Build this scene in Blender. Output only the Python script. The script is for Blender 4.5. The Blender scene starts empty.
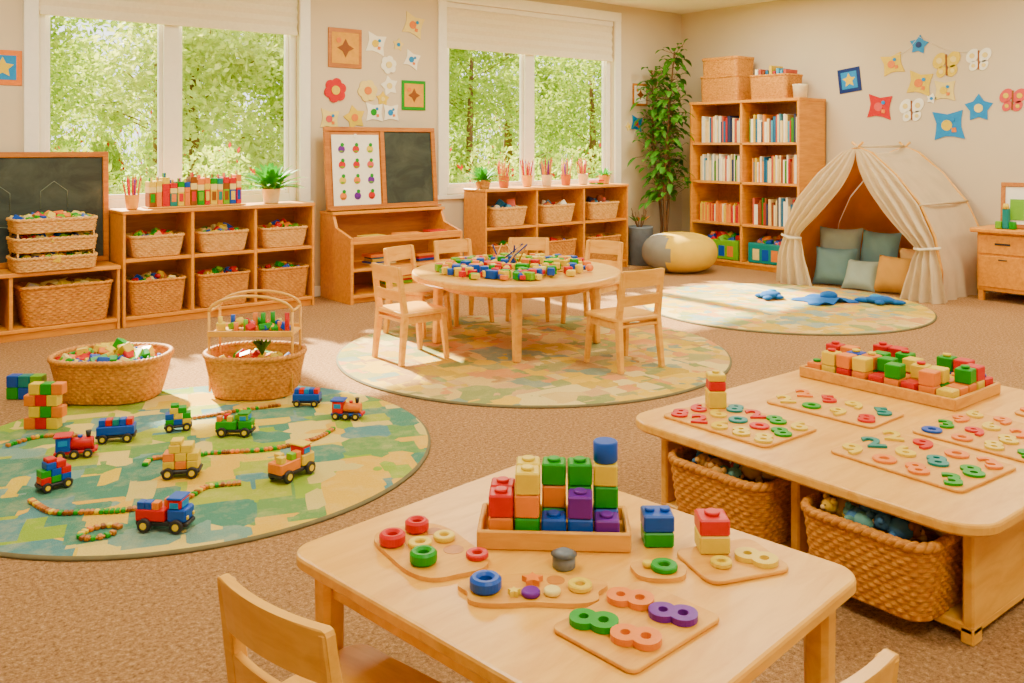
import bpy, math, random
from mathutils import Matrix, Vector
random.seed(7)
R=random.Random(11)
pi=math.pi
scene=bpy.context.scene
COL=scene.collection
# ------------------------------------------------------------------ materials
SAT=1.30;GAM=1.04
def lin(c):
    o=[]
    for x in c:
        x=x/255.0
        o.append(x/12.92 if x<=.04045 else ((x+.055)/1.055)**2.4)
    l=.25*o[0]+.65*o[1]+.1*o[2]
    o=[min(.93,max(.002,l+(x-l)*SAT))**GAM for x in o]
    return (o[0],o[1],o[2],1)
def newmat(name):
    m=bpy.data.materials.new(name);m.use_nodes=True
    nt=m.node_tree
    return m,nt,nt.nodes['Principled BSDF']
def mixrgb(nt,blend,fac,a,b):
    n=nt.nodes.new('ShaderNodeMix');n.data_type='RGBA';n.blend_type=blend
    for i,v in ((0,fac),(6,a),(7,b)):
        if hasattr(v,'is_linked'): nt.links.new(v,n.inputs[i])
        else: n.inputs[i].default_value=v
    return n.outputs[2]
def coords(nt,scale=(1,1,1),kind='Object'):
    tc=nt.nodes.new('ShaderNodeTexCoord');mp=nt.nodes.new('ShaderNodeMapping')
    mp.inputs['Scale'].default_value=scale
    nt.links.new(tc.outputs[kind],mp.inputs[0]);return mp.outputs[0]
def noise(nt,vec,scale,detail=3,rough=.6,dist=0):
    n=nt.nodes.new('ShaderNodeTexNoise');n.inputs['Scale'].default_value=scale
    n.inputs['Detail'].default_value=detail;n.inputs['Roughness'].default_value=rough
    n.inputs['Distortion'].default_value=dist
    nt.links.new(vec,n.inputs['Vector']);return n.outputs[0]
def ramp(nt,fac,stops,interp='LINEAR'):
    r=nt.nodes.new('ShaderNodeValToRGB');cr=r.color_ramp;cr.interpolation=interp
    while len(cr.elements)<len(stops): cr.elements.new(.5)
    for e,(p,c) in zip(cr.elements,stops): e.position=p;e.color=c
    nt.links.new(fac,r.inputs[0]);return r.outputs[0]
def bump(nt,bs,h,st,dist=.01):
    b=nt.nodes.new('ShaderNodeBump');b.inputs['Strength'].default_value=st;b.inputs['Distance'].default_value=dist
    nt.links.new(h,b.inputs['Height']);nt.links.new(b.outputs[0],bs.inputs['Normal'])
def plain(name,c,rough=.5,var=.12,sc=14,bmp=0,bsc=60,spec=.5):
    m,nt,bs=newmat(name);v=coords(nt)
    n=noise(nt,v,sc)
    lc=lin(c);d=tuple(x*(1-var) for x in lc[:3])+(1,);l=tuple(min(1,x*(1+var)) for x in lc[:3])+(1,)
    nt.links.new(ramp(nt,n,[(.3,d),(.7,l)]),bs.inputs['Base Color'])
    bs.inputs['Roughness'].default_value=rough;bs.inputs['Specular IOR Level'].default_value=spec
    if bmp: bump(nt,bs,noise(nt,v,bsc,2),bmp)
    return m
def woodm(name,a,b,rough=.42,sc=(2,14,14)):
    m,nt,bs=newmat(name);v=coords(nt,sc)
    n=noise(nt,v,2.2,5,.6,.6);n2=noise(nt,coords(nt,(.7,.7,.7)),1.5,2)
    c=ramp(nt,n,[(.25,lin(b)),(.6,lin(a)),(.85,lin(tuple(min(255,x+8) for x in a)))])
    c=mixrgb(nt,'MULTIPLY',.25,c,ramp(nt,n2,[(.3,(.8,.76,.7,1)),(.7,(1,1,1,1))]))
    nt.links.new(c,bs.inputs['Base Color']);bs.inputs['Roughness'].default_value=rough
    bump(nt,bs,n,.05,.004)
    return m
WOOD=woodm('maple_wood',(218,160,86),(192,130,60))
WOODL=woodm('pale_birch_wood',(228,184,112),(206,154,82),.32,(2,9,9))
WOODD=woodm('oak_frame_wood',(184,126,62),(150,94,42))
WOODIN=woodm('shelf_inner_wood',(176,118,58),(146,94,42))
CUT=woodm('puzzle_board_wood',(216,168,96),(194,142,72),.5)
WHITE=plain('white_paint',(240,237,226),.4,.03)
PAPER=plain('paper_white',(242,239,224),.8,.04)
BLIND=plain('blind_fabric',(236,229,208),.9,.04,30,.2,200)
METAL=plain('dark_rubber',(34,32,34),.5)
BRASS=plain('brass_wire',(184,140,80),.35)
GREYPOT=plain('grey_ceramic',(112,120,126),.5)
TERRA=plain('terracotta',(180,112,58),.7)
CREAM=plain('cream_ceramic',(226,212,180),.4)
cols=dict(red=(182,20,2),orange=(212,132,0),yellow=(216,192,0),green=(50,140,16),blue=(6,78,160),purple=(96,40,132),
  teal=(12,126,122),pink=(200,96,92),lime=(122,168,10),sky=(52,134,188),navy=(18,44,100),cream=(226,210,146),brown=(128,80,34))
C={k:plain('paint_'+k,v,.38,.05,30,spec=.32) for k,v in cols.items()}
BR=[C[k] for k in('red','orange','yellow','green','blue','yellow','red','orange','green','blue','yellow','lime')]
PENC=[C[k] for k in('red','orange','pink','red','yellow','purple')]
bookc=[plain('book_%d'%i,c,.6,.08) for i,c in enumerate([(170,40,20),(208,140,10),(232,218,176),(40,98,130),(70,120,50),(238,232,212),(38,48,78),(206,180,20),(176,88,72),(92,146,170),(242,238,218),(128,68,36),(226,206,152)])]
def wickerm(name,a,b):
    m,nt,bs=newmat(name);v=coords(nt)
    n=noise(nt,v,40,4,.7);w=noise(nt,coords(nt,(8,8,110)),3,3)
    c=ramp(nt,n,[(.3,lin(b)),(.68,lin(a))]);c=mixrgb(nt,'MULTIPLY',.55,c,ramp(nt,w,[(.38,(.5,.42,.34,1)),(.6,(1,1,1,1))]))
    nt.links.new(c,bs.inputs['Base Color']);bs.inputs['Roughness'].default_value=.6
    return m
WICK=wickerm('wicker',(222,168,98),(170,114,54))
WICKL=wickerm('pale_wicker',(234,196,136),(194,146,86))
def carpetm():
    m,nt,bs=newmat('carpet_pile');v=coords(nt)
    n=noise(nt,v,58,5,.88);n2=noise(nt,v,1.4,3);n3=noise(nt,v,210,2,.7)
    c=ramp(nt,n,[(.34,lin((112,82,54))),(.48,lin((184,144,102))),(.54,lin((198,158,116))),(.68,lin((236,206,164)))])
    c=mixrgb(nt,'MULTIPLY',.35,c,ramp(nt,n2,[(.35,(.84,.82,.78,1)),(.65,(1,1,1,1))]))
    nt.links.new(c,bs.inputs['Base Color']);bs.inputs['Roughness'].default_value=.95
    bump(nt,bs,mixrgb(nt,'MIX',.4,n,n3),1,.03)
    return m
CARPET=carpetm()
def wallm(name,c):
    m,nt,bs=newmat(name);v=coords(nt)
    n=noise(nt,v,1.2,3);lc=lin(c)
    nt.links.new(ramp(nt,n,[(.3,tuple(x*.95 for x in lc[:3])+(1,)),(.7,lc)]),bs.inputs['Base Color'])
    bs.inputs['Roughness'].default_value=.85;bump(nt,bs,noise(nt,v,120,2),.08,.003);return m
WALL=wallm('wall_paint',(210,198,174));CEIL=wallm('ceiling_paint',(242,238,226))
def rugm(name,pal,scale,seed):
    m,nt,bs=newmat(name)
    tc=nt.nodes.new('ShaderNodeTexCoord');mp=nt.nodes.new('ShaderNodeMapping')
    mp.inputs['Location'].default_value=(seed,seed*.7,0);mp.inputs['Rotation'].default_value=(0,0,.5+seed)
    nt.links.new(tc.outputs['Object'],mp.inputs[0]);v=mp.outputs[0]
    dn=nt.nodes.new('ShaderNodeTexNoise');dn.inputs['Scale'].default_value=2.0;nt.links.new(v,dn.inputs['Vector'])
    dv=mixrgb(nt,'MIX',.05,v,dn.outputs[1])
    def vor(s,metric,vv):
        n=nt.nodes.new('ShaderNodeTexVoronoi');n.distance=metric;n.inputs['Scale'].default_value=s
        nt.links.new(vv,n.inputs['Vector']);sp=nt.nodes.new('ShaderNodeSeparateColor');nt.links.new(n.outputs['Color'],sp.inputs[0]);return sp.outputs
    a=vor(scale,'CHEBYCHEV',dv);b=vor(scale*2.1,'CHEBYCHEV',dv)
    k=len(pal)
    ca=ramp(nt,a[0],[(i/k,lin(p)) for i,p in enumerate(pal)],'CONSTANT')
    cb=ramp(nt,b[1],[(i/k,lin(p)) for i,p in enumerate(pal[::-1])],'CONSTANT')
    th=nt.nodes.new('ShaderNodeMath');th.operation='GREATER_THAN';th.inputs[1].default_value=.6;nt.links.new(b[2],th.inputs[0])
    c=mixrgb(nt,'MIX',th.outputs[0],ca,cb)
    n=noise(nt,v,150,3,.8)
    c=mixrgb(nt,'MULTIPLY',.5,c,ramp(nt,n,[(.3,(.62,.58,.52,1)),(.6,(1,1,1,1))]))
    n4=noise(nt,v,7,4,.75)
    c=mixrgb(nt,'MIX',ramp(nt,n4,[(.48,(0,0,0,1)),(.75,(.35,.35,.35,1))]),c,lin((214,196,146)))
    nt.links.new(c,bs.inputs['Base Color']);bs.inputs['Roughness'].default_value=.95;bump(nt,bs,n,.6,.01)
    return m
RUG1=rugm('rug_map_pattern',[(158,170,86),(112,146,92),(212,188,92),(204,190,126),(84,130,110),(214,178,64),(122,152,140),(218,200,130),(140,166,80),(92,134,134)],2.6,3)
RUG2=rugm('rug_patchwork',[(206,180,122),(190,162,80),(162,156,106),(202,148,100),(216,198,142),(142,148,98),(214,182,62),(196,164,120),(172,136,90),(134,146,126)],4.4,9)
RUG3=rugm('rug_patchwork_pale',[(214,186,128),(204,174,78),(180,174,132),(206,156,108),(220,202,148),(156,162,112),(218,186,62),(148,164,154)],4.6,17)
RUGE=plain('rug_binding',(112,106,80),.9)
def chalkm():
    m,nt,bs=newmat('chalkboard_slate');v=coords(nt,(1,1,1.6))
    n=noise(nt,v,3,5,.65,.8)
    nt.links.new(ramp(nt,n,[(.4,lin((38,48,42))),(.75,lin((72,80,70)))]),bs.inputs['Base Color']);bs.inputs['Roughness'].default_value=.7;return m
CHALK=chalkm()
CHALKL=plain('chalk_line',(110,122,110),.9)
def leafm(name,c,c2,tr=.4):
    m,nt,bs=newmat(name);v=coords(nt)
    n=noise(nt,v,3.5,4,.7)
    col=ramp(nt,n,[(.3,lin(c2)),(.65,lin(c))])
    nt.links.new(col,bs.inputs['Base Color']);bs.inputs['Roughness'].default_value=.6
    t=nt.nodes.new('ShaderNodeBsdfTranslucent');nt.links.new(col,t.inputs[0])
    mx=nt.nodes.new('ShaderNodeMixShader');mx.inputs[0].default_value=tr
    nt.links.new(bs.outputs[0],mx.inputs[1]);nt.links.new(t.outputs[0],mx.inputs[2])
    nt.links.new(mx.outputs[0],nt.nodes['Material Output'].inputs[0]);return m
LEAF=leafm('tree_leaf',(190,200,108),(120,152,70),.5)
LEAF2=leafm('tree_leaf_pale',(216,218,144),(168,188,102),.5)
LEAFD=leafm('house_plant_leaf',(104,156,50),(50,104,28),.25)
LEAFB=leafm('bright_plant_leaf',(116,184,34),(60,136,24),.3)
BARK=plain('bark',(112,84,58),.9)
GRASS=plain('grass',(150,170,86),.95,.3,2)
def clothm(name,c,tr=.2,var=.08):
    m,nt,bs=newmat(name);v=coords(nt)
    n=noise(nt,v,6,4);lc=lin(c)
    col=ramp(nt,n,[(.3,tuple(x*(1-var*1.5) for x in lc[:3])+(1,)),(.7,lc)])
    nt.links.new(col,bs.inputs['Base Color']);bs.inputs['Roughness'].default_value=.95
    w=noise(nt,v,180,2);bump(nt,bs,w,.25,.004)
    if tr:
        t=nt.nodes.new('ShaderNodeBsdfTranslucent');nt.links.new(col,t.inputs[0])
        mx=nt.nodes.new('ShaderNodeMixShader');mx.inputs[0].default_value=tr
        nt.links.new(bs.outputs[0],mx.inputs[1]);nt.links.new(t.outputs[0],mx.inputs[2])
        nt.links.new(mx.outputs[0],nt.nodes['Material Output'].inputs[0])
    return m
LINEN=clothm('linen_canvas',(228,213,182),.25);LINENW=clothm('warm_lining',(216,152,76),.4)
TEALC=clothm('blue_grey_cushion',(114,140,142),0);SAGEC=clothm('sage_cushion',(162,176,166),0);BEIGEC=clothm('tan_plush',(196,154,94),0)
GREYC=clothm('grey_fabric',(140,138,128),0);YELC=clothm('mustard_fabric',(216,184,0),0);BLUEC=clothm('blue_plush',(22,94,156),0)
PEACH=clothm('peach_cushion',(224,190,138),0);WHC=clothm('white_cloth',(234,227,208),0)
PLUSH=[clothm('plush_%d'%i,c,0) for i,c in enumerate([(186,148,98),(110,150,140),(190,100,54),(80,116,150),(214,192,144),(200,166,30),(150,104,58)])]
# ------------------------------------------------------------------ builder
class B:
    def __init__(s):
        s.v=[];s.f=[];s.m=[];s.sm=[];s.mats=[];s.M=Matrix.Identity(4)
    def add(s,vs,fs,mat,smooth=False,M=None):
        T=s.M@M if M is not None else s.M
        if mat not in s.mats: s.mats.append(mat)
        k=s.mats.index(mat);o=len(s.v)
        s.v+=[tuple(T@Vector(p)) for p in vs]
        for f in fs:
            s.f.append([i+o for i in f]);s.m.append(k);s.sm.append(smooth)
    def loft(s,rings,mat,M=None,smooth=False,caps=(1,1),closed=True):
        n=len(rings[0]);vs=[p for r in rings for p in r];fs=[]
        for a in range(len(rings)-1):
            for j in range(n if closed else n-1):
                j2=(j+1)%n
                fs.append((a*n+j,a*n+j2,(a+1)*n+j2,(a+1)*n+j))
        s.add(vs,fs,mat,smooth,M)
        o=len(s.v)-len(vs)
        k=s.mats.index(mat)
        if caps[0]: s.f.append([o+j for j in range(n)][::-1]);s.m.append(k);s.sm.append(False)
        if caps[1]: s.f.append([o+(len(rings)-1)*n+j for j in range(n)]);s.m.append(k);s.sm.append(False)
    def box(s,x,y,z,sx,sy,sz,mat,c=.004,rz=0,M=None):
        """centre x,y ; z = bottom"""
        T=Matrix.Translation((x,y,z))@Matrix.Rotation(rz,4,'Z')
        if M is not None: T=M@T
        c=min(c,sx*.3,sy*.3,sz*.3);k=c*.35
        def ring(a,b,k,zz): return [(a-k,-b,zz),(a,-b+k,zz),(a,b-k,zz),(a-k,b,zz),(-a+k,b,zz),(-a,b-k,zz),(-a,-b+k,zz),(-a+k,-b,zz)]
        hx,hy=sx/2,sy/2
        s.loft([ring(hx-c,hy-c,k,0),ring(hx,hy,c,c),ring(hx,hy,c,sz-c),ring(hx-c,hy-c,k,sz)],mat,T)
    def b2(s,x0,x1,y0,y1,z0,z1,mat,c=.004): s.box((x0+x1)/2,(y0+y1)/2,z0,x1-x0,y1-y0,z1-z0,mat,c)
    def slab(s,w,d,h,r,mat,M=None,e=.006,n=6):
        rg=[rr(w-2*i,d-2*i,max(r-i,.001),n,z) for i,z in((e,0),(0,e),(0,h-e),(e*.3,h-e*.3),(e,h))]
        s.loft(rg,mat,M)
    def cyl(s,x,y,z,r0,r1,h,mat,n=20,e=.0,M=None,smooth=True,caps=(1,1)):
        T=Matrix.Translation((x,y,z));T=M@T if M is not None else T
        if e: rg=[circ(r0-e,0,n),circ(r0,e,n),circ(r1,h-e,n),circ(r1-e,h,n)]
        else: rg=[circ(r0,0,n),circ(r1,h,n)]
        s.loft(rg,mat,T,smooth,caps)
    def ringp(s,x,y,z,ro,ri,h,mat,n=24,M=None):
        T=Matrix.Translation((x,y,z));T=M@T if M is not None else T
        e=h*.2
        rg=[circ(ri,0,n),circ(ro-e,0,n),circ(ro,e,n),circ(ro,h-e,n),circ(ro-e,h,n),circ(ri+e,h,n),circ(ri,h-e,n),circ(ri,0,n)]
        s.loft(rg,mat,T,False,(0,0))
    def lathe(s,prof,mat,x=0,y=0,z=0,n=28,sx=1,sy=1,M=None,caps=(1,1)):
        T=Matrix.Translation((x,y,z))@Matrix.Diagonal((sx,sy,1,1));T=M@T if M is not None else T
        s.loft([circ(max(r,.0005),h,n) for r,h in prof],mat,T,True,caps)
    def tube(s,pts,r,mat,n=8,M=None,rs=None,closed=False):
        pts=[Vector(p) for p in pts];rings=[];up=Vector((0,0,1));L=len(pts)
        for i,p in enumerate(pts):
            if closed: t=pts[(i+1)%L]-pts[i-1]
            else: t=pts[min(i+1,L-1)]-pts[max(i-1,0)]
            t.normalize()
            a=t.cross(up)
            if a.length<.05: a=t.cross(Vector((0,1,0)))
            a.normalize();b=a.cross(t).normalized()
            rad=rs[i] if rs else r
            rings.append([tuple(p+a*math.cos(2*pi*k/n)*rad+b*math.sin(2*pi*k/n)*rad) for k in range(n)])
        if closed: rings.append(rings[0])
        s.loft(rings,mat,M,True,(0,0) if closed else (1,1))
    def beam(s,p0,p1,w,t,mat,w1=None,t1=None,c=.004,M=None):
        p0=Vector(p0);p1=Vector(p1);d=p1-p0;L=d.length;d.normalize()
        x=Vector((1,0,0))
        if abs(d.dot(x))>.9: x=Vector((0,1,0))
        y=d.cross(x).normalized();x=y.cross(d).normalized()
        T=Matrix((x,y,d)).transposed().to_4x4();T.translation=p0
        if M is not None: T=M@T
        w1=w1 or w;t1=t1 or t
        def ring(a,b,k,zz): return [(a-k,-b,zz),(a,-b+k,zz),(a,b-k,zz),(a-k,b,zz),(-a+k,b,zz),(-a,b-k,zz),(-a,-b+k,zz),(-a+k,-b,zz)]
        s.loft([ring(w/2-c,t/2-c,c*.35,0),ring(w/2,t/2,c,c),ring(w1/2,t1/2,c,L-c),ring(w1/2-c,t1/2-c,c*.35,L)],mat,T)
    def sph(s,x,y,z,rx,ry,rz,mat,n=14,M=None,rzr=0,wob=0):
        T=Matrix.Translation((x,y,z))@Matrix.Rotation(rzr,4,'Z');T=M@T if M is not None else T
        rg=[]
        for i in range(n+1):
            a=-pi/2+pi*i/n
            rg.append([(rx*math.cos(a)*math.cos(2*pi*k/(2*n))*(1+wob*math.sin(k*1.7+i)),ry*math.cos(a)*math.sin(2*pi*k/(2*n))*(1+wob*math.cos(k*2.3+i)),rz*math.sin(a)) for k in range(2*n)])
        s.loft(rg,mat,T,True,(0,0))
    def cushion(s,w,h,t,mat,M):
        n=14;rows=[]
        for i in range(n+1):
            u=-1+2*i/n
            rows.append([((-1+2*j/n)*w/2*(1-.08*(1-u*u)),u*h/2*(1-.08*(1-(-1+2*j/n)**2)),t/2*((1-u**4)*(1-(-1+2*j/n)**4))**.6*(1+.06*math.sin(j*1.1+i*.8))) for j in range(n+1)])
        s.loft(rows,mat,M,True,(0,0),False)
        s.loft([[(x,y,-z) for x,y,z in r] for r in rows],mat,M,True,(0,0),False)
    def prism(s,pts,z0,z1,mat,M=None,fan=True):
        n=len(pts)
        if not fan: s.loft([[(x,y,z0) for x,y in pts],[(x,y,z1) for x,y in pts]],mat,M);return
        cx=sum(p[0] for p in pts)/n;cy=sum(p[1] for p in pts)/n
        vs=[(x,y,z0) for x,y in pts]+[(x,y,z1) for x,y in pts]+[(cx,cy,z0),(cx,cy,z1)]
        fs=[]
        for j in range(n):
            k=(j+1)%n;fs+=[(j,k,n+k,n+j),(2*n,k,j),(2*n+1,n+j,n+k)]
        s.add(vs,fs,mat,False,M)
    def leaf(s,p,d,L,w,mat,droop=.3,n=4,up=(0,0,1)):
        p=Vector(p);d=Vector(d).normalized();side=d.cross(Vector(up))
        if side.length<.05: side=Vector((1,0,0))
        side.normalize();nn=side.cross(d);vs=[];fs=[]
        for i in range(n+1):
            t=i/n;c=p+d*L*t+Vector((0,0,-droop*L*t*t));ww=w*math.sin(pi*min(1,t*.93+.07))**.8*.5
            vs+= [tuple(c-side*ww+nn*ww*.25),tuple(c),tuple(c+side*ww+nn*ww*.25)]
        for i in range(n):
            a=i*3;fs+=[(a,a+1,a+4,a+3),(a+1,a+2,a+5,a+4)]
        s.add(vs,fs,mat,True)
    def text(s,ch,size,h,mat,M):
        vs,fs=glyph(ch)
        s.add([(x*size,y*size,(z+.5)*h) for x,y,z in vs],fs,mat,False,M)
    def mesh(s,name):
        me=bpy.data.meshes.new(name);me.from_pydata(s.v,[],s.f)
        for m in s.mats: me.materials.append(m)
        me.polygons.foreach_set('material_index',s.m);me.polygons.foreach_set('use_smooth',s.sm);me.update();return me
    def make(s,name,loc=None,rz=0,parent=None):
        if loc is None:
            xs=[p[0] for p in s.v];ys=[p[1] for p in s.v];zs=[p[2] for p in s.v]
            loc=Vector(((min(xs)+max(xs))/2,(min(ys)+max(ys))/2,min(zs)))
            s.v=[(p[0]-loc.x,p[1]-loc.y,p[2]-loc.z) for p in s.v]
        return inst(s.mesh(name),name,loc,rz,parent)
def inst(me,name,loc,rz=0,parent=None,sc=(1,1,1)):
    o=bpy.data.objects.new(name,me);COL.objects.link(o)
    o.location=loc;o.rotation_euler=(0,0,rz);o.scale=sc
    if parent: o.parent=parent
    return o
def circ(r,z,n): return [(r*math.cos(2*pi*k/n),r*math.sin(2*pi*k/n),z) for k in range(n)]
def rr(w,d,r,n=6,z=0):
    o=[]
    for cx,cy,a0 in((w/2-r,d/2-r,0),(-w/2+r,d/2-r,pi/2),(-w/2+r,-d/2+r,pi),(w/2-r,-d/2+r,1.5*pi)):
        for i in range(n+1):
            a=a0+pi/2*i/n;o.append((cx+r*math.cos(a),cy+r*math.sin(a),z))
    return o
def rrN(w,d,r,N):
    base=[Vector(p) for p in rr(w,d,r,8)];base.append(base[0]);L=[0]
    for i in range(len(base)-1): L.append(L[-1]+(base[i+1]-base[i]).length)
    out=[];k=0
    for j in range(N):
        t=L[-1]*j/N
        while L[k+1]<t: k+=1
        out.append(base[k].lerp(base[k+1],(t-L[k])/max(1e-9,L[k+1]-L[k])))
    return out
_g={}
def glyph(ch):
    if ch in _g: return _g[ch]
    cu=bpy.data.curves.new('g','FONT');cu.body=ch;cu.size=1;cu.extrude=.44;cu.bevel_depth=.02;cu.offset=.008
    cu.align_x='CENTER';cu.align_y='CENTER';cu.resolution_u=5
    o=bpy.data.objects.new('g',cu);COL.objects.link(o)
    dg=bpy.context.evaluated_depsgraph_get();dg.update();me=o.evaluated_get(dg).to_mesh()
    r=([tuple(v.co) for v in me.vertices],[tuple(p.vertices) for p in me.polygons])
    o.evaluated_get(dg).to_mesh_clear();bpy.data.objects.remove(o);bpy.data.curves.remove(cu)
    _g[ch]=r;return r
TR=lambda x,y,z:Matrix.Translation((x,y,z))
RZ=lambda a:Matrix.Rotation(a,4,'Z')
RX=lambda a:Matrix.Rotation(a,4,'X')
RY=lambda a:Matrix.Rotation(a,4,'Y')
rad=math.radians
# ------------------------------------------------------------------ room shell
WY=8.15;WX=9.6;LX=-1.6;BY=-2.4;CH=3.3
def simple(name,boxes,mat):
    b=B()
    for q in boxes:
        x0,x1,y0,y1,z0,z1=q
        b.add([(x0,y0,z0),(x1,y0,z0),(x1,y1,z0),(x0,y1,z0),(x0,y0,z1),(x1,y0,z1),(x1,y1,z1),(x0,y1,z1)],[(3,2,1,0),(4,5,6,7),(0,1,5,4),(1,2,6,5),(2,3,7,6),(3,0,4,7)],mat)
    return b.make(name,(0,0,0))
simple('floor',[(LX-.2,WX+.2,BY-.2,WY+.2,-.12,0)],CARPET)
simple('ceiling',[(LX-.2,WX+.2,BY-.2,WY+.2,CH,CH+.15)],CEIL)
W1=(1.62,3.92);W2=(5.66,8.28);ZS,ZT=.95,3.08
simple('wall_window_side',[(LX-.2,W1[0],WY,WY+.2,0,CH),(W1[1],W2[0],WY,WY+.2,0,CH),(W2[1],WX,WY,WY+.2,0,CH),
 (W1[0],W1[1],WY,WY+.2,0,ZS),(W1[0],W1[1],WY,WY+.2,ZT,CH),(W2[0],W2[1],WY,WY+.2,0,ZS),(W2[0],W2[1],WY,WY+.2,ZT,CH)],WALL)
simple('wall_right',[(WX,WX+.2,BY-.2,WY+.2,0,CH)],WALL)
simple('wall_left',[(LX-.2,LX,BY-.2,WY,0,CH)],WALL)
simple('wall_back',[(LX-.2,WX,BY-.2,BY,0,CH)],WALL)
b=B();b.b2(LX,WX,WY-.018,WY,0,.1,WHITE);b.make('baseboard_window_side')
b=B();b.b2(WX-.018,WX,BY,WY-.02,0,.1,WHITE);b.make('baseboard_right')
for i,(a,c) in enumerate((W1,W2)):
    b=B();y0,y1=WY+.06,WY+.13
    fw=.07
    b.b2(a,a+fw,y0,y1,ZS+.002,ZT,WHITE);b.b2(c-fw,c,y0,y1,ZS+.002,ZT,WHITE)
    b.b2(a+fw,c-fw,y0,y1,ZS+.002,ZS+.08,WHITE);b.b2(a+fw,c-fw,y0,y1,ZT-.07,ZT,WHITE)
    m=(a+c)/2-.06;b.b2(m-.07,m+.07,y0-.01,y1-.002,ZS+.002,ZT,WHITE)
    for l,r in((a+fw,m-.07),(m+.07,c-fw)):
        q=.035
        b.b2(l,l+q,y0+.02,y1-.01,ZS+.08,ZT-.07,WHITE);b.b2(r-q,r,y0+.02,y1-.01,ZS+.08,ZT-.07,WHITE)
        b.b2(l+q,r-q,y0+.02,y1-.01,ZS+.08,ZS+.12,WHITE)
    t=.11
    b.b2(a-t,a,WY-.03,WY-.001,ZS,ZT,WHITE);b.b2(c,c+t,WY-.03,WY-.001,ZS,ZT,WHITE);b.b2(a-t,c+t,WY-.034,WY-.001,ZT,ZT+.12,WHITE)
    b.b2(a-t-.03,c+t+.03,WY-.038,WY-.001,ZS-.045,ZS,WHITE)
    b.make('window_%d'%(i+1))
    b=B();zb=2.60
    n=5;rows=[]
    for k in range(n+1):
        z=ZT-(ZT-zb)*k/n
        rows.append([(a+.01,WY+.012,z),(c-.01,WY+.012,z)])
        if k<n: rows.append([(a+.01,WY+.030,z-.045),(c-.01,WY+.030,z-.045)])
    b.loft([r+[(r[1][0],r[1][1]+.01,r[1][2]),(r[0][0],r[0][1]+.01,r[0][2])] for r in rows],BLIND)
    b.b2(a+.012,c-.012,WY+.002,WY+.032,zb-.03,zb+.01,BLIND)
    b.b2(a+.006,c-.006,WY+.001,WY+.05,ZT-.06,ZT-.001,WHITE)
    b.make('roman_blind')
# added out-of-view area lamps to fill the room, each under a made-up panel
for x in(1.0,4.6,8.0):
    for y in(-.4,3.0,6.2):
        b=B();b.b2(x-.62,x+.62,y-.62,y+.62,CH-.04,CH,WHITE)
        o=b.make('added_ceiling_panel')
        L=bpy.data.lights.new('added_ceiling_fill','AREA');L.shape='SQUARE';L.size=1.15;L.energy=90;L.color=(1,.935,.75)
        lo=bpy.data.objects.new('added_ceiling_fill',L);COL.objects.link(lo);lo.location=(x,y,CH-.05)
S=bpy.data.lights.new('sun','SUN');S.energy=42;S.angle=rad(2.0);S.color=(1,.88,.62)
so=bpy.data.objects.new('sun',S);COL.objects.link(so)
so.rotation_euler=Vector((-.04,-.80,-.60)).to_track_quat('-Z','Y').to_euler();so.location=(3,14,8)
w=bpy.data.worlds.new('world');scene.world=w;w.use_nodes=True
bg=w.node_tree.nodes['Background'];bg.inputs[0].default_value=(.98,.98,.97,1);bg.inputs[1].default_value=3.4
# ------------------------------------------------------------------ outside
def treemesh(seed,h,cr,leafm_,n=13000):
    r=random.Random(seed);b=B()
    b.tube([(0,0,-.3),(.05,0,h*.3),(-.03,.05,h*.6)],.12,BARK,8,rs=[.14,.10,.05])
    cl=[]
    for i in range(38):
        a=r.random()*2*pi;q=r.random()**.5*cr;zz=h*.52+(r.random()-.5)*h*.86
        sc=math.sqrt(max(.1,1-((zz-h*.52)/(h*.56))**2))
        cl.append((q*sc*math.cos(a),q*sc*math.sin(a),zz,r.uniform(.35,.8)*cr*.5))
    for x,y,z,q in cl[::2]: b.tube([(0,0,max(.5,z-.8)),(x,y,z)],.012,BARK,4)
    for i in range(n):
        x,y,z,q=r.choice(cl);v=Vector((r.gauss(0,1),r.gauss(0,1),r.gauss(0,1))).normalized()*q*(r.uniform(.15,1.5)**.6)
        s=r.uniform(.055,.10);u=Vector((r.gauss(0,1),r.gauss(0,1),r.gauss(0,.8))).normalized();t=u.cross(Vector((r.gauss(0,1),r.gauss(0,1),1))).normalized()
        p=Vector((x,y,z))+v
        b.add([tuple(p-u*s),tuple(p-t*s*.55),tuple(p+u*s),tuple(p+t*s*.55)],[(0,1,2,3)],leafm_)
    return b.mesh('tree%d'%seed)
tm=[treemesh(1,6.5,2.3,LEAF),treemesh(2,5.2,2.0,LEAF2),treemesh(3,7.5,2.6,LEAF)]
for i,(x,y,k,s) in enumerate([(2.6,18.0,0,.85),(6.4,18.0,1,1.05),(10.0,18.5,0,.9),(13.6,18.5,2,.85),(17.4,18.0,0,.95),(21.5,18.5,2,.95),(7.6,24,2,1.15),(13.5,24.5,2,1.2),(1.5,24,1,1.3),(20,25,0,1.4),(27,26,2,1.2)]):
    inst(tm[k],'garden_tree',(x,y,-.1),i*1.3,None,(s,s,s))
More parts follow.
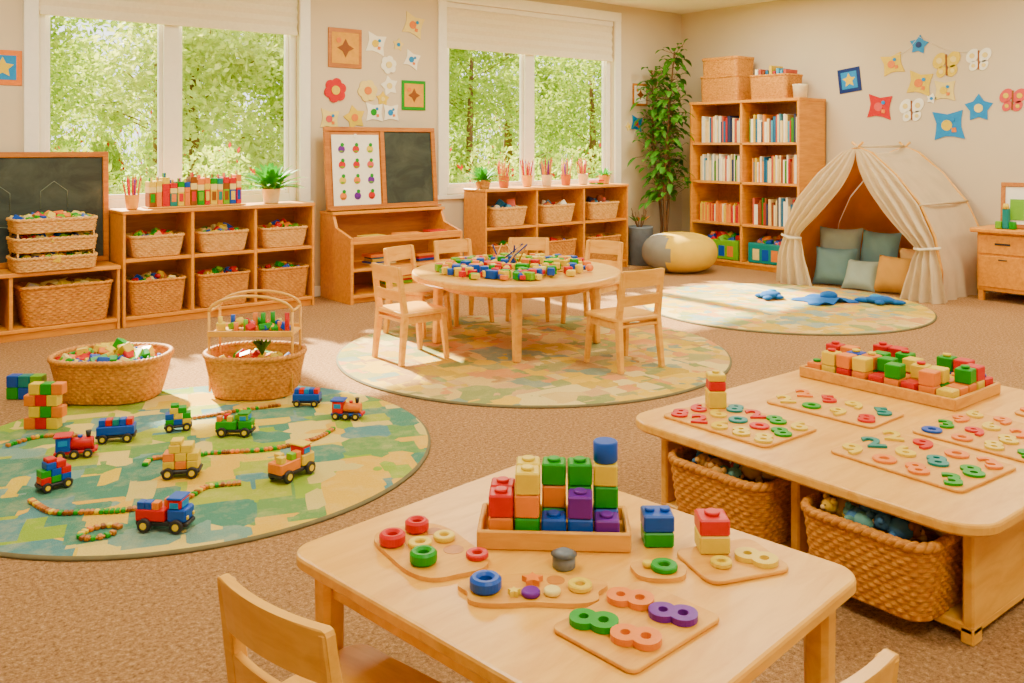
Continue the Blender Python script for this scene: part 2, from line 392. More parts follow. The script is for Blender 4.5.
def bushmesh():
    r=random.Random(5);b=B()
    for i in range(14): b.sph(r.uniform(-1.2,1.2),r.uniform(-.4,.4),r.uniform(.1,.5),.3,.3,.25,LEAF,5,wob=.15)
    for i in range(6000):
        x=r.uniform(-1.6,1.6);p=Vector((x,r.uniform(-.7,.7),r.uniform(0,1.15+.25*math.sin(x*4))));s=r.uniform(.03,.06)
        u=Vector((r.gauss(0,1),r.gauss(0,1),r.gauss(0,1))).normalized();t=u.cross(Vector((.3,.5,.8))).normalized()
        b.add([tuple(p-u*s),tuple(p-t*s*.5),tuple(p+u*s),tuple(p+t*s*.5)],[(0,1,2,3)],C['red'] if r.random()<.05 else (LEAF2 if r.random()<.4 else LEAF))
    return b.mesh('bush')
bm_=bushmesh()
for i,x in enumerate((2.4,5.9,9.4,12.9,16.4)): inst(bm_,'garden_bush',(x,12.4,-.25),0,None,(1,1,1.25))
for i in range(8): inst(bm_,'garden_hedge',(2+5.6*i,36,-.25),0,None,(1.7,1.2,3.2))
simple('ground_outside',[(-30,60,WY+.2,70,-.4,-.2)],GRASS)
# ------------------------------------------------------------------ baskets
def basketmesh(w,d,h,ns=14,nst=60,mat=WICK,r=.5,taper=.84,amp=.008,per=3,rimr=.013):
    b=B();rc=min(w,d)*.5*r;N=nst*4;base=rrN(w,d,rc,N);rings=[]
    nor=[]
    for j in range(N):
        t=(base[(j+1)%N]-base[j-1]).normalized();nor.append(Vector((t.y,-t.x,0)))
    def sc(z): return taper+(1-taper)*(z/h)**.8
    for i in range(ns*per+1):
        z=h*i/(ns*per);k=min(i//per,ns-1);s=(i-k*per)/per;bul=math.sin(pi*s)
        sg=1 if k%2 else -1
        rings.append([tuple(Vector((base[j].x*sc(z),base[j].y*sc(z),z))+nor[j]*(amp*bul*(.5+.5*sg*math.cos(2*pi*j/6)))) for j in range(N)])
    b.loft(rings,mat,None,True,(1,0))
    inn=[[(p.x*sc(z)*.95,p.y*sc(z)*.95,z) for p in base] for z in(h,h*.5,.012)]
    b.loft(inn,mat,None,True,(0,1))
    for q in(0,1):
        rim=[(p.x*.99+nor[j].x*.005*math.cos(j*pi/4+q*pi),p.y*.99+nor[j].y*.005*math.cos(j*pi/4+q*pi),h+.002+.006*math.sin(j*pi/4+q*pi)) for j,p in enumerate(base)]
        b.tube(rim,rimr*.75,mat,7,closed=True)
    return b.mesh('wicker')
def addblocks(b,n,w,d,z,h,s,mats=BR,r=R,shape=0,M=None,flat=False):
    for i in range(n):
        a=r.random()*2*pi;q=r.random()**.5
        x=q*w/2*math.cos(a);y=q*d/2*math.sin(a)
        zz=z+r.uniform(0,1)*h*(1-q*q)
        ss=s*r.uniform(.8,1.25)
        T=TR(x,y,zz)@RZ(r.random()*6)
        if not flat: T=T@RX(r.uniform(-.7,.7))@RY(r.uniform(-.6,.6))
        if M is not None: T=M@T
        m=r.choice(mats);k=r.random()
        if k<.75 or shape==1: b.box(0,0,-ss/2,ss*r.choice((1,1,1.6)),ss,ss*r.choice((1,.7)),m,ss*.08,M=T)
        elif k<.9: b.cyl(0,0,-ss/2,ss*.5,ss*.5,ss,m,14,ss*.08,M=T)
        else: b.sph(0,0,0,ss*.55,ss*.55,ss*.5,m,7,M=T)
def contents(name,parent,w,d,z,h,n,s,mats=BR,shape=0,seed=1):
    b=B();addblocks(b,n,w,d,z,h,s,mats,random.Random(seed),shape)
    o=inst(b.mesh(name),name,(0,0,0),0,parent);return o
bk=basketmesh(.66,.50,.24,14,72,WICK,.9,.80,.008,3,.017)
o=inst(bk,'wicker_basket',(1.51,5.62,.02),-.68);contents('toy_blocks',o,.56,.40,.20,.09,150,.055,BR+[C['cream']],seed=3,shape=1)
b=basketmesh(.58,.46,.24,14,66,WICK,.95,.80,.008,3,.016)
o=inst(b,'wicker_basket',(2.2,5.16,.02),-.68);contents('toy_blocks',o,.48,.36,.18,.05,50,.05,seed=4)
b=B()
for sx in(-1,1):
    for sy in(-1,1): b.tube([(sx*.24,sy*.1,.03),(sx*.245,sy*.1,.3),(sx*.245,sy*.1,.50)],.008,WOODL,8)
    b.tube([(sx*.245,-.1,.50),(sx*.245,.1,.50)],.008,WOODL,8)
for sy in(-1,1):
    b.tube([(.245*math.cos(a),sy*.1,.50+.09*math.sin(a)) for a in [pi*i/16 for i in range(17)]],.009,WOODL,8)
b.slab(.50,.24,.014,.04,WOODL,TR(0,0,.355));
for yy in(-.12,.12): b.box(0,yy,.355,.5,.012,.035,WOODL)
addblocks(b,26,.42,.18,.395,.03,.045,BR,random.Random(8))
rg_=random.Random(3)
for i in range(9): b.cyl(-.2+.05*i,rg_.uniform(-.06,.06),.365,.014,.014,rg_.uniform(.06,.12),rg_.choice(BR),10)
for i in range(24):
    a=rg_.random()*6.28;b.leaf((.04,0,.22),(math.cos(a)*.5,math.sin(a)*.5,.9),.13,.03,LEAFD,.2)
ch=inst(b.mesh('tier_tray'),'tier_tray',(0,0,0),0,o)
# ------------------------------------------------------------------ rugs
def rug(name,x,y,r,m):
    b=B();n=96
    b.loft([circ(r,0,n),circ(r,.008,n),circ(r-.014,.014,n)],RUGE,None,True,(1,0))
    b.loft([circ(r-.014,.014,n),circ(r-.02,.0142,n)],m,None,False,(0,1))
    b.make(name,(x,y,.001))
rug('round_play_rug',1.55,4.43,1.18,RUG1);rug('round_rug',4.22,4.97,1.40,RUG2);rug('round_rug',7.22,4.92,1.30,RUG3)
# ------------------------------------------------------------------ furniture: shelves
def cubby(name,x0,x1,y0,y1,z1,ncol,shelves,t=.028,plinth=.06,back=True,mat=WOOD):
    b=B()
    b.b2(x0,x1,y0,y1,z1-.032,z1,mat,.006)
    b.b2(x0+.006,x0+t,y0+.008,y1,0,z1-.032,mat);b.b2(x1-t,x1-.006,y0+.008,y1,0,z1-.032,mat)
    b.b2(x0+t,x1-t,y0+.01,y1-.02,plinth,plinth+t,mat);b.b2(x0+t,x1-t,y0+.03,y0+.05,0,plinth,mat)
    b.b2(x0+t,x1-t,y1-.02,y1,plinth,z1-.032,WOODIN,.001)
    w=(x1-x0-t)/ncol
    for i in range(1,ncol): b.b2(x0+i*w,x0+i*w+t,y0+.012,y1-.02,plinth+t,z1-.032,mat)
    for z in shelves:
        for i in range(ncol): b.b2(x0+t+i*w,x0+i*w+w,y0+.014,y1-.02,z-t,z,mat)
    return b.make(name)
cubby('low_shelf',.55,2.14,7.70,8.11,.52,2,[])
cubby('cubby_shelf',2.15,3.87,7.70,8.11,.96,3,[.56])
cubby('cubby_shelf',5.87,8.09,7.70,8.11,1.02,3,[.60])
bs=basketmesh(.46,.34,.30,16,54,WICK,.35,.86,.007)
bu=basketmesh(.44,.32,.17,10,50,WICKL,.35,.84,.007)
for i in range(3):
    x=2.15+.028+.572*i+.27
    o=inst(bs,'storage_basket',(x,7.88,.09),0,None,(1,1,.92));contents('toys',o,.38,.28,.27,.07,40,.05,seed=20+i,mats=BR+[C['cream']]*3)
    o=inst(bu,'storage_basket',(x,7.88,.563),0);contents('toys',o,.36,.26,.15,.08,44,.05,seed=30+i,mats=BR+[C['cream']]*2)
o=inst(bs,'storage_basket',(1.75,7.88,.09),0,None,(1.45,1,1.0));contents('toys',o,.36,.26,.27,.05,30,.05,seed=41,mats=[C['cream'],C['brown'],C['yellow'],WHC])
o=inst(bs,'storage_basket',(.95,7.88,.09),0,None,(1.3,1,1.0));contents('toys',o,.36,.26,.25,.04,24,.05,seed=42)
st=basketmesh(.60,.34,.10,6,44,WICKL,.4,.95,.008)
for k in range(3):
    o=inst(st,'stacking_basket',(1.66,7.84,.522+.148*k),0)
    contents('toys',o,.54,.30,.09,.05,110,.048,seed=50+k,shape=1,mats=BR+[C['cream']]*4)
    b=B()
    for sx in(-1,1):
        for sy in(-1,1):
            if k<2: b.tube([(sx*.27,sy*.14,.09),(sx*.27,sy*.14,.15)],.008,WICKL,6)
    if k<2: inst(b.mesh('posts'),'posts',(0,0,0),0,o)
for i,(x,m) in enumerate([(6.25,WICK),(6.98,WICKL),(7.72,WICKL)]):
    o=inst(bu,'storage_basket',(x,7.88,.603),0,None,(1.1,1,1.15));contents('picture_books',o,.34,.22,.13,.09,22,.07,seed=60+i,mats=bookc)
    o=inst(bs,'storage_basket',(x,7.88,.09),0,None,(1.15,1,1));contents('toys',o,.34,.22,.25,.05,22,.06,seed=66+i)
# ------------------------------------------------------------------ left chalkboard
def framed_board(b,w,h,t,fw,fm,pm,M):
    b.box(0,0,0,w,t,fw,fm,M=M);b.box(0,0,h-fw,w,t,fw,fm,M=M)
    b.box(-w/2+fw/2,0,fw,fw,t,h-2*fw,fm,M=M);b.box(w/2-fw/2,0,fw,fw,t,h-2*fw,fm,M=M)
    b.box(0,.004,fw,w-2*fw,t*.4,h-2*fw,pm,.001,M=M)
b=B();M=TR(1.40,8.06,.524)@RX(rad(-1.5))
framed_board(b,1.48,.92,.03,.045,WOODD,CHALK,M)
for x,z,s in((-.1,.55,.10),(.32,.56,.10)):
    q=[(x-s,0,z-s),(x-s,0,z+s*.4),(x,0,z+s*1.2),(x+s,0,z+s*.4),(x+s,0,z-s)]
    b.tube([(p[0],-.004,p[2]) for p in q],.0035,CHALKL,5,M=M)
b.tube([(-.5,-.004,.3),(-.2,-.004,.34),(.2,-.004,.29),(.55,-.004,.33)],.003,CHALKL,5,M=M)
b.make('chalkboard')
# ------------------------------------------------------------------ easel unit
b=B();x0,x1=4.13,5.42
for x in(x0,x1-.03):
    pts=[(7.5,0),(8.11,0),(8.11,.82),(7.86,.82),(7.80,.70),(7.5,.62)]
    b.add([(x,p[0],p[1]) for p in pts]+[(x+.03,p[0],p[1]) for p in pts],[(5,4,3,2,1,0),(6,7,8,9,10,11)]+[(i,(i+1)%6,(i+1)%6+6,i+6) for i in range(6)],WOOD)
b.b2(x0-.01,x1+.01,7.83,8.11,.82,.85,WOOD);b.b2(x0+.03,x1-.03,7.5,7.86,.56,.59,WOOD);b.b2(x0+.03,x1-.03,7.5,7.52,.59,.63,WOOD)
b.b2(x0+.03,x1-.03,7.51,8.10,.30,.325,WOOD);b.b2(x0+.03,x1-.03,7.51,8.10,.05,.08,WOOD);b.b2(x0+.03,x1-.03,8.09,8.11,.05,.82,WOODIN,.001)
b.b2(x0+.03,x1-.03,7.55,7.57,0,.05,WOOD)
b.make('easel_base_unit')
b=B();M=TR(4.76,7.94,.853)@RX(rad(-5))
W=1.30;H=.83
b.box(0,0,0,W,.035,.05,WOODD,M=M);b.box(0,0,H-.045,W,.035,.045,WOODD,M=M)
for x in(-W/2+.025,0,W/2-.025): b.box(x,0,.05,.05,.035,H-.095,WOODD,M=M)
b.box(-.31,.004,.05,.60,.012,H-.095,WOODD,.001,M=M);b.box(.31,.004,.05,.60,.012,H-.095,CHALK,.001,M=M)
b.box(-.31,-.012,.03,.53,.004,.72,PAPER,.0005,M=M);b.box(0,-.045,-.0,W,.07,.02,WOODD,M=M)
rq=random.Random(4)
for i in range(3):
    for j in range(4):
        x=-.47+.16*i;z=.14+.155*j;m=rq.choice([C['red'],C['orange'],C['yellow'],C['purple'],C['pink']])
        b.cyl(0,0,0,.038,.038,.003,m,14,M=M@TR(x,-.015,z)@RX(pi/2))
        b.cyl(0,0,0,.02,.02,.003,C['green'],10,M=M@TR(x+.01,-.016,z+.045)@RX(pi/2))
        b.box(x,-.017,z-.03,.05,.002,.018,C['lime'],.0005,M=M)
b.cyl(0,0,0,.02,.02,.006,WHITE,12,M=M@TR(-.31,-.015,.74)@RX(pi/2))
b.make('double_easel_board')
def flatbooks(name,x,y,z,n,w,seed,rz=0):
    r=random.Random(seed);b=B();zz=0
    for i in range(n):
        t=r.uniform(.012,.03);b.box(r.uniform(-.02,.02),0,zz,w,.16,t,r.choice(bookc+BR),.002,rz=r.uniform(-.15,.15));zz+=t
    return b.make(name,(x,y,z),rz)
flatbooks('stack_of_books',4.45,7.68,.592,2,.24,1);flatbooks('stack_of_books',4.85,7.68,.592,1,.28,2);flatbooks('stack_of_books',5.2,7.68,.592,2,.2,3)
flatbooks('stack_of_books',4.6,7.75,.327,5,.3,4);flatbooks('stack_of_books',5.1,7.75,.327,3,.26,5);flatbooks('stack_of_books',4.8,7.75,.082,6,.34,6)
# ------------------------------------------------------------------ tops: pots, plants, jars
def pencilpot(x,y,z,seed,potm=CREAM,s=1,n=11):
    r=random.Random(seed);b=B()
    b.lathe([(.036,0),(.042,.01),(.05,.10),(.053,.105),(.046,.105),(.042,.02)],potm)
    for i in range(n):
        a=r.random()*6.28;q=.032*r.random()**.5;l=r.uniform(.2,.27);dx=math.cos(a)*q;dy=math.sin(a)*q
        m=r.choice(PENC);b.tube([(dx,dy,.02),(dx*2,dy*2,l-.025)],.006,m,6);b.tube([(dx*2,dy*2,l-.025),(dx*2.1,dy*2.1,l)],.006,WOODL,6,rs=[.006,.001])
    o=b.make('pencil_pot',(x,y,z));o.scale=(s,s,s)
def bushy(name,x,y,z,h,rad_,n,m,potm,seed,lw=.045,pr=.07,ph=.1):
    r=random.Random(seed);b=B();b.lathe([(pr*.75,0),(pr*.8,.01),(pr,ph),(pr*1.06,ph+.004),(pr*.9,ph+.004),(pr*.85,ph-.02)],potm)
    for i in range(n):
        a=r.random()*6.28;e=r.uniform(.35,1.5);L=r.uniform(.6,1)*h
        b.leaf((0.02*math.cos(a),.02*math.sin(a),ph-.02),(math.cos(a)*math.cos(e)*rad_/h*1.6,math.sin(a)*math.cos(e)*rad_/h*1.6,math.sin(e)),L,lw,m,.35,5)
    b.v=[(p[0],min(p[1],8.10-y),p[2]) for p in b.v]
    b.make(name,(x,y,z))
pencilpot(2.27,7.86,.962,1,WOODL,1.15)
bushy('potted_fern',3.52,7.90,.962,.46,.30,100,LEAFB,CREAM,3,.055,.085,.13)
b=B();r=random.Random(12);x=2.40
b.b2(2.38,3.24,7.80,7.98,0,.012,WOODL)
seq=['brown','orange','red','teal','yellow','orange','brown','green','red','yellow','orange','lime','blue','red','yellow','green','orange']
q=0
while x<3.18:
    w_=r.choice((.05,.06,.065));h=r.uniform(.22,.29);m=C[seq[q%17]];m2=C[seq[(q*5+4)%17]];m3=C[seq[(q*3+7)%17]];q+=1
    b.box(x+w_/2,7.89,.012,w_*.92,.12,h*.5,m,.004);b.box(x+w_/2,7.89,.012+h*.5,w_*.92,.12,h*.2,C['cream'] if q%3 else m3,.003);b.box(x+w_/2,7.89,.012+h*.7,w_*.92,.12,h*.2,m2,.003)
    b.box(x+w_/2,7.829,.05,w_*.6,.002,h*.3,m3,.001)
    for k in range(3): b.tube([(x+w_*(.25+.25*k),7.87+.02*k,h*.8),(x+w_*(.25+.25*k),7.87+.02*k,h*1.08)],.007,r.choice(BR),6)
    x+=w_
o=b.make('craft_supply_rack');o.location.z=.962
for i,(x,m) in enumerate([(6.28,TERRA),(6.62,WOODL),(6.92,CREAM),(7.22,TERRA),(7.50,CREAM)]): pencilpot(x,7.90,1.022,10+i,m,1.25,14)
bushy('potted_herb',6.0,7.92,1.022,.30,.22,70,LEAFB,WICKL,5,.04,.09,.09)
bushy('potted_herb',7.88,7.92,1.022,.2,.14,36,LEAFB,WOODL,6,.03,.075,.11)
flatbooks('stack_of_books',7.69,7.86,1.022,3,.1,9)
# grey pot with dry stems
b=B();b.lathe([(.14,0),(.155,.01),(.17,.46),(.175,.48),(.15,.48),(.145,.4)],GREYPOT,n=32)
b.cyl(0,0,.38,.145,.145,.02,BARK,24)
r=random.Random(2)
for i in range(16):
    a=r.random()*6.28;b.tube([(0,0,.4),(math.cos(a)*.05,math.sin(a)*.05,.52),(math.cos(a)*.1,math.sin(a)*.1,r.uniform(.6,.72))],.004,BARK,5)
    b.leaf((math.cos(a)*.08,math.sin(a)*.08,.55),(math.cos(a),math.sin(a),1.2),.12,.03,C['orange'] if i%4==0 else LEAFD,.3)
b.make('planter_pot',(8.36,7.78,0))
# tall ficus
b=B();r=random.Random(9)
b.lathe([(.13,0),(.15,.01),(.17,.3),(.175,.32),(.155,.32),(.145,.26)],CREAM);b.cyl(0,0,.25,.15,.15,.02,BARK,24)
for s in range(3):
    a=s*2.1;pts=[(.03*math.cos(a),.03*math.sin(a),.26)]
    top=2.72-.25*s
    for i in range(1,11):
        t=i/10;pts.append((.03*math.cos(a)+math.cos(a)*.16*t+.03*math.sin(t*7+s),.03*math.sin(a)+math.sin(a)*.14*t,.26+(top-.26)*t))
    b.tube(pts,.014,BARK,7,rs=[.022-.0014*i for i in range(11)])
    for i in range(170):
        t=r.uniform(.26,1);k=min(9,int(t*10));p=Vector(pts[k]).lerp(Vector(pts[k+1]),t*10-k)
        aa=r.random()*6.28;e=r.uniform(-.2,.9);d=Vector((math.cos(aa)*math.cos(e),math.sin(aa)*math.cos(e),math.sin(e)))
        if d.y>.3: d.y*=.4
        ll=r.uniform(.04,.30)*(1.2-.5*t);q=p+d*ll
        b.tube([tuple(p),tuple(q)],.003,BARK,4);b.leaf(tuple(q),(d.x,d.y*.5,d.z),r.uniform(.11,.18),.075,LEAFD,.6,4)
b.v=[((min(p[0],.16) if (p[1]<-.2 and p[2]<2.12) else p[0]),min(p[1],.28),p[2]) for p in b.v]
b.make('tall_ficus_plant',(8.86,7.82,0))
# ------------------------------------------------------------------ pouf
b=B();n=20;rg=[]
for i in range(n+1):
    a=-pi/2+pi*i/n;q=math.copysign(abs(math.cos(a))**.65,1);z=.23+.23*math.copysign(abs(math.sin(a))**.9,math.sin(a))
    rg.append([(.44*q*math.cos(2*pi*k/40)*(1+.012*math.cos(8*2*pi*k/40)),.44*q*math.sin(2*pi*k/40)*(1+.012*math.cos(8*2*pi*k/40)),z) for k in range(40)])
b.loft(rg,GREYC,None,True,(0,0));b.mats.append(YELC)
for i,f in enumerate(b.f):
    cx=sum(b.v[j][0] for j in f)/len(f);cy=sum(b.v[j][1] for j in f)/len(f)
    if cx*.777-cy*.629>-.2: b.m[i]=1
b.make('bean_bag_pouf',(8.28,7.06,0))
# ------------------------------------------------------------------ bookcase
b=B();X0,X1=9.03,9.57;Y0,Y1=5.93,7.53;Z=2.01;t=.035
b.b2(X0,X1,Y0,Y0+t,0,Z,WOOD);b.b2(X0,X1,Y1-t,Y1,0,Z,WOOD);b.b2(X0-.008,X1,Y0-.008,Y1+.008,Z,Z+.035,WOOD)
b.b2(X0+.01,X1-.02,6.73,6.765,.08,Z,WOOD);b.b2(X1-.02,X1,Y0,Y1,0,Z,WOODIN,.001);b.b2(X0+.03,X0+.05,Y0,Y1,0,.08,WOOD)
sh=[.08,.54,1.05,1.53]
for z in sh: b.b2(X0+.01,X1-.02,Y0+t,Y1-t,z-.03+.0,z,WOOD)
b.make('tall_bookcase')
def books(name,y0,y1,z,hmin,hmax,seed,fill=1.0,mats=bookc):
    r=random.Random(seed);b=B();y=y0+.005;ye=y0+(y1-y0)*fill
    while y<ye-.03:
        w_=r.uniform(.014,.036);h=r.uniform(hmin,hmax);dp=r.uniform(.17,.22)
        b.box(9.09+dp/2+.02*r.random(),y+w_/2,0,dp,w_*.94,h,r.choice(mats),.002);y+=w_
    o=b.make(name);o.location.z=z+.001
s=0
bookw=bookc+[bookc[2],bookc[5],bookc[12]]
for (a,c) in((6.0,6.725),(6.77,7.49)):
    for z in(.54,1.05,1.53):
        s+=1
        if z==.54 and a>6.5: books('row_of_books',a,c,z,.2,.26,s,.95,[C['orange'],C['yellow'],bookc[0],bookc[1],bookc[2]]);continue
        books('row_of_books',a,c,z,.24,.34,s,.82+.16*R.random(),bookw)
for i,y in enumerate((6.36,7.13)):
    b=B()
    b.box(0,0,0,.40,.62,.24,[C['teal'],C['lime']][i],.01)
    for k in range(4): b.box(-.201,-.2+.13*k,.04,.004,.09,.13,[C['yellow'],C['orange'],C['blue'],C['cream']][(k+i)%4],.001)
    o=b.make('toy_bin',(9.27,y,.082));contents('toys',o,.34,.52,.24,.06,50,.07,seed=80+i)
o=inst(basketmesh(.58,.40,.30,16,54,WICK,.25,.97,.006),'lidded_basket',(9.29,7.13,2.047),pi/2)
o2=inst(basketmesh(.54,.38,.20,12,54,WICK,.25,.97,.006),'lidded_basket',(9.29,7.13,2.37),pi/2)
b=B();b.slab(.56,.40,.03,.05,WICK,TR(0,0,.2));inst(b.mesh('lid'),'lid',(0,0,0),0,o2)
b=B();b.slab(.60,.42,.022,.05,WICK,TR(0,0,.30));inst(b.mesh('lid'),'lid',(0,0,0),0,o)
o=inst(basketmesh(.52,.36,.28,16,54,WICK,.25,.95,.006),'open_basket',(9.29,6.42,2.047),pi/2)
b=B();r=random.Random(3)
for i in range(9): b.box(-.2+.05*i,0,.05,.035,.24,r.uniform(.28,.36),r.choice(bookc),.003)
inst(b.mesh('picture_books'),'picture_books',(0,0,0),0,o)
b=B();b.lathe([(.06,0),(.075,.01),(.085,.14),(.09,.16),(.075,.16),(.07,.03)],CREAM);b.make('ceramic_pot',(9.2,6.03,2.047))
# ------------------------------------------------------------------ tent
b=B();cy=4.93
sec=[(-.86,0),(-.86,.30),(-.80,.62),(-.66,.92),(-.42,1.20),(-.16,1.42),(0,1.48),(.16,1.42),(.42,1.20),(.66,.92),(.80,.62),(.86,.30),(.86,0)]
def secpt(t):
    k=t*(len(sec)-1);i=min(int(k),len(sec)-2);f=k-i;return (sec[i][0]*(1-f)+sec[i+1][0]*f,sec[i][1]*(1-f)+sec[i+1][1]*f)
rows=[];NX=20;NT=96
for i in range(NX+1):
    u=i/NX;x=8.56+.94*u;sag=math.sin(pi*u)
    row=[]
    for j in range(NT+1):
        y,z=secpt(j/NT);k=1-.06*sag*(1-abs(math.cos(j/NT*pi*3))*.5)
        flare=1+.05*max(0,(.5-z))*math.sin(u*26+j*.1)
        row.append((x,cy+y*k*flare,z*(1-.045*sag)+.006*math.sin(u*17+j*.5)*min(1,z)))
    rows.append(row)
b.loft(rows,LINEN,None,True,(0,0),False)
b.loft([[(p[0],cy+(p[1]-cy)*.985,p[2]*.985) for p in r] for r in rows],LINENW,None,True,(0,0),False)
bk_=[(9.49,cy+y*.97,z*.97) for y,z in sec];b.add(bk_,[list(range(len(bk_)))],LINENW)
for sg in(-1,1):
    rows=[];NV=48
    for i in range(41):
        t=i/40;z=1.46*(1-t)
        yo=.86
        for k in range(6,12):
            (ya,za),(yb,zb_)=sec[k],sec[k+1]
            if zb_<=z<=za: yo=ya+(yb-ya)*((za-z)/max(1e-6,za-zb_));break
        tie=.52 if sg>0 else .48
        if z>tie: inner=yo*.80*((1.46-z)/(1.46-tie))**1.25
        else: inner=yo-.18-.20*((tie-z)/tie)**.7
        inner=min(inner,yo-.01)
        pinch=math.exp(-((z-tie)/.10)**2)
        outer=yo+.012+(.06*max(0,(tie-z)/tie))
        row=[]
        for j in range(NV+1):
            v=j/NV;yy=outer+(inner-outer)*v
            x=8.53-.03-.038*(1-.4*pinch)*math.sin(v*pi*8+t*2.5)*min(1,t*2.5)-.07*math.sin(pi*v)*min(1,t*2)*(1-.5*pinch)
            row.append((x,cy+sg*yy,z+.0))
        rows.append(row)
    b.loft(rows,LINEN,None,True,(0,0),False)
    b.tube([(8.49,cy+sg*.62,.50),(8.40,cy+sg*.72,.505),(8.50,cy+sg*.87,.52)],.014,WHC,8)
for x in(8.54,9.50):
    b.tube([(x,cy+y*.995,z*.995+.005) for y,z in sec[:7]]+[(x,cy+.06,1.53)],.013,WOODL,8)
    b.tube([(x,cy+y*.995,z*.995+.005) for y,z in sec[6:]][::-1]+[(x,cy-.06,1.53)],.013,WOODL,8)
b.tube([(8.50,cy,1.485),(9.54,cy,1.485)],.013,LINEN,8)
for k in(3,9): y,z=sec[k];b.tube([(8.52,cy+y,z),(9.52,cy+y,z)],.012,LINEN,8)
tent=b.make('play_tent',(0,0,0))
def cush(name,x,y,z,w,h,t,m,rx,rz):
    b=B();b.cushion(w,h,t,m,RX(rx));xs=min(p[2] for p in b.v);b.v=[(p[0],p[1],p[2]-xs) for p in b.v]
    b.make(name,(x,y,z),rz)
cush('cushion',8.76,5.32,.002,.44,.42,.18,TEALC,rad(70),rad(-75));cush('cushion',9.02,5.42,.002,.46,.62,.17,SAGEC,rad(72),rad(-70))
cush('cushion',8.70,4.98,.002,.36,.34,.16,SAGEC,rad(60),rad(-85));cush('cushion',9.04,4.98,.002,.46,.60,.16,TEALC,rad(76),rad(-95))
cush('plush_cushion',8.74,4.62,.002,.42,.40,.26,BEIGEC,rad(66),rad(-85));cush('plush_cushion',9.02,4.50,.002,.42,.46,.2,PEACH,rad(72),rad(-60))
cush('cushion',8.82,4.31,.002,.28,.28,.14,WHC,rad(60),rad(-70))
def plushtoy(name,x,y,s,rz,lobes):
    b=B();b.sph(0,0,.04,.15,.10,.042,BLUEC,wob=.05)
    for a,l in lobes:
        b.sph(.14*math.cos(a)*l,.11*math.sin(a)*l,.026,.09*l,.05,.026,BLUEC,10,rzr=a)
    b.sph(.04,0,.072,.06,.05,.022,C['sky'],8)
    o=b.make(name,(x,y,.016),rz);o.scale=(s,s,s)
plushtoy('plush_toy',7.43,5.2,.9,.2,[(0,1.0),(2,.8),(3.4,.9),(4.6,.8),(1,.7)])
plushtoy('plush_toy',7.98,4.38,.9,2.0,[(0,1.1),(1.6,.8),(3.1,1.1),(4.5,.9)])
b=B();rows=[]
for i in range(25):
    u=i/24;rows.append([((u-.5)*.46*(1+.15*math.sin(v_*.5)),(v_/16-.5)*.34*(1+.2*math.sin(u*7)),.012+.022*(1+math.sin(u*13+v_*.5))*(1-abs(2*u-1)**3)) for v_ in range(17)])
b.loft(rows,BLUEC,None,True,(0,0),False);b.loft([[(p[0],p[1],p[2]-.008) for p in r_] for r_ in rows],BLUEC,None,True,(0,0),False)
b.sph(.05,.02,.055,.09,.07,.045,BLUEC,10)
b.make('blue_blanket',(7.68,4.76,.0115),rad(-20))
# ------------------------------------------------------------------ right cabinet
b=B()
b.b2(8.93,9.58,2.5,3.99,.66,.70,WOOD,.008);b.b2(8.99,9.57,2.55,3.94,.10,.66,WOOD)
for y in(2.58,3.91):
    for x in(9.02,9.54): b.b2(x-.025,x+.025,y-.025,y+.025,0,.12,WOOD)
for i in range(3):
    y0=2.58+.45*i;b.b2(8.975,8.99,y0+.01,y0+.44,.14,.44,WOOD,.004);b.b2(8.975,8.99,y0+.01,y0+.44,.46,.64,WOOD,.004)
    b.b2(8.968,8.976,y0+.15,y0+.29,.545,.565,METAL,.003);b.b2(8.968,8.976,y0+.18,y0+.26,.40,.412,METAL,.003)
b.make('storage_cabinet')
b=B();M=TR(9.15,3.60,.703)@RZ(rad(-75))@RX(rad(-8));framed_board(b,.36,.44,.03,.04,WOODD,PAPER,M)
b.box(-.04,-.008,.08,.12,.004,.2,C['lime'],.001,M=M);b.box(.07,-.008,.1,.08,.004,.12,C['orange'],.001,M=M);b.make('picture_frame')
b=B();
for i in range(3): b.box(.03*math.sin(i*3),.06*i-.06,0,.055,.055,.07+.12*(i%2),[C['green'],C['teal'],C['lime']][i],.006)
b.cyl(0,0,.19,.03,.02,.05,C['yellow'],14);b.make('toy_figure',(9.05,3.70,.702))
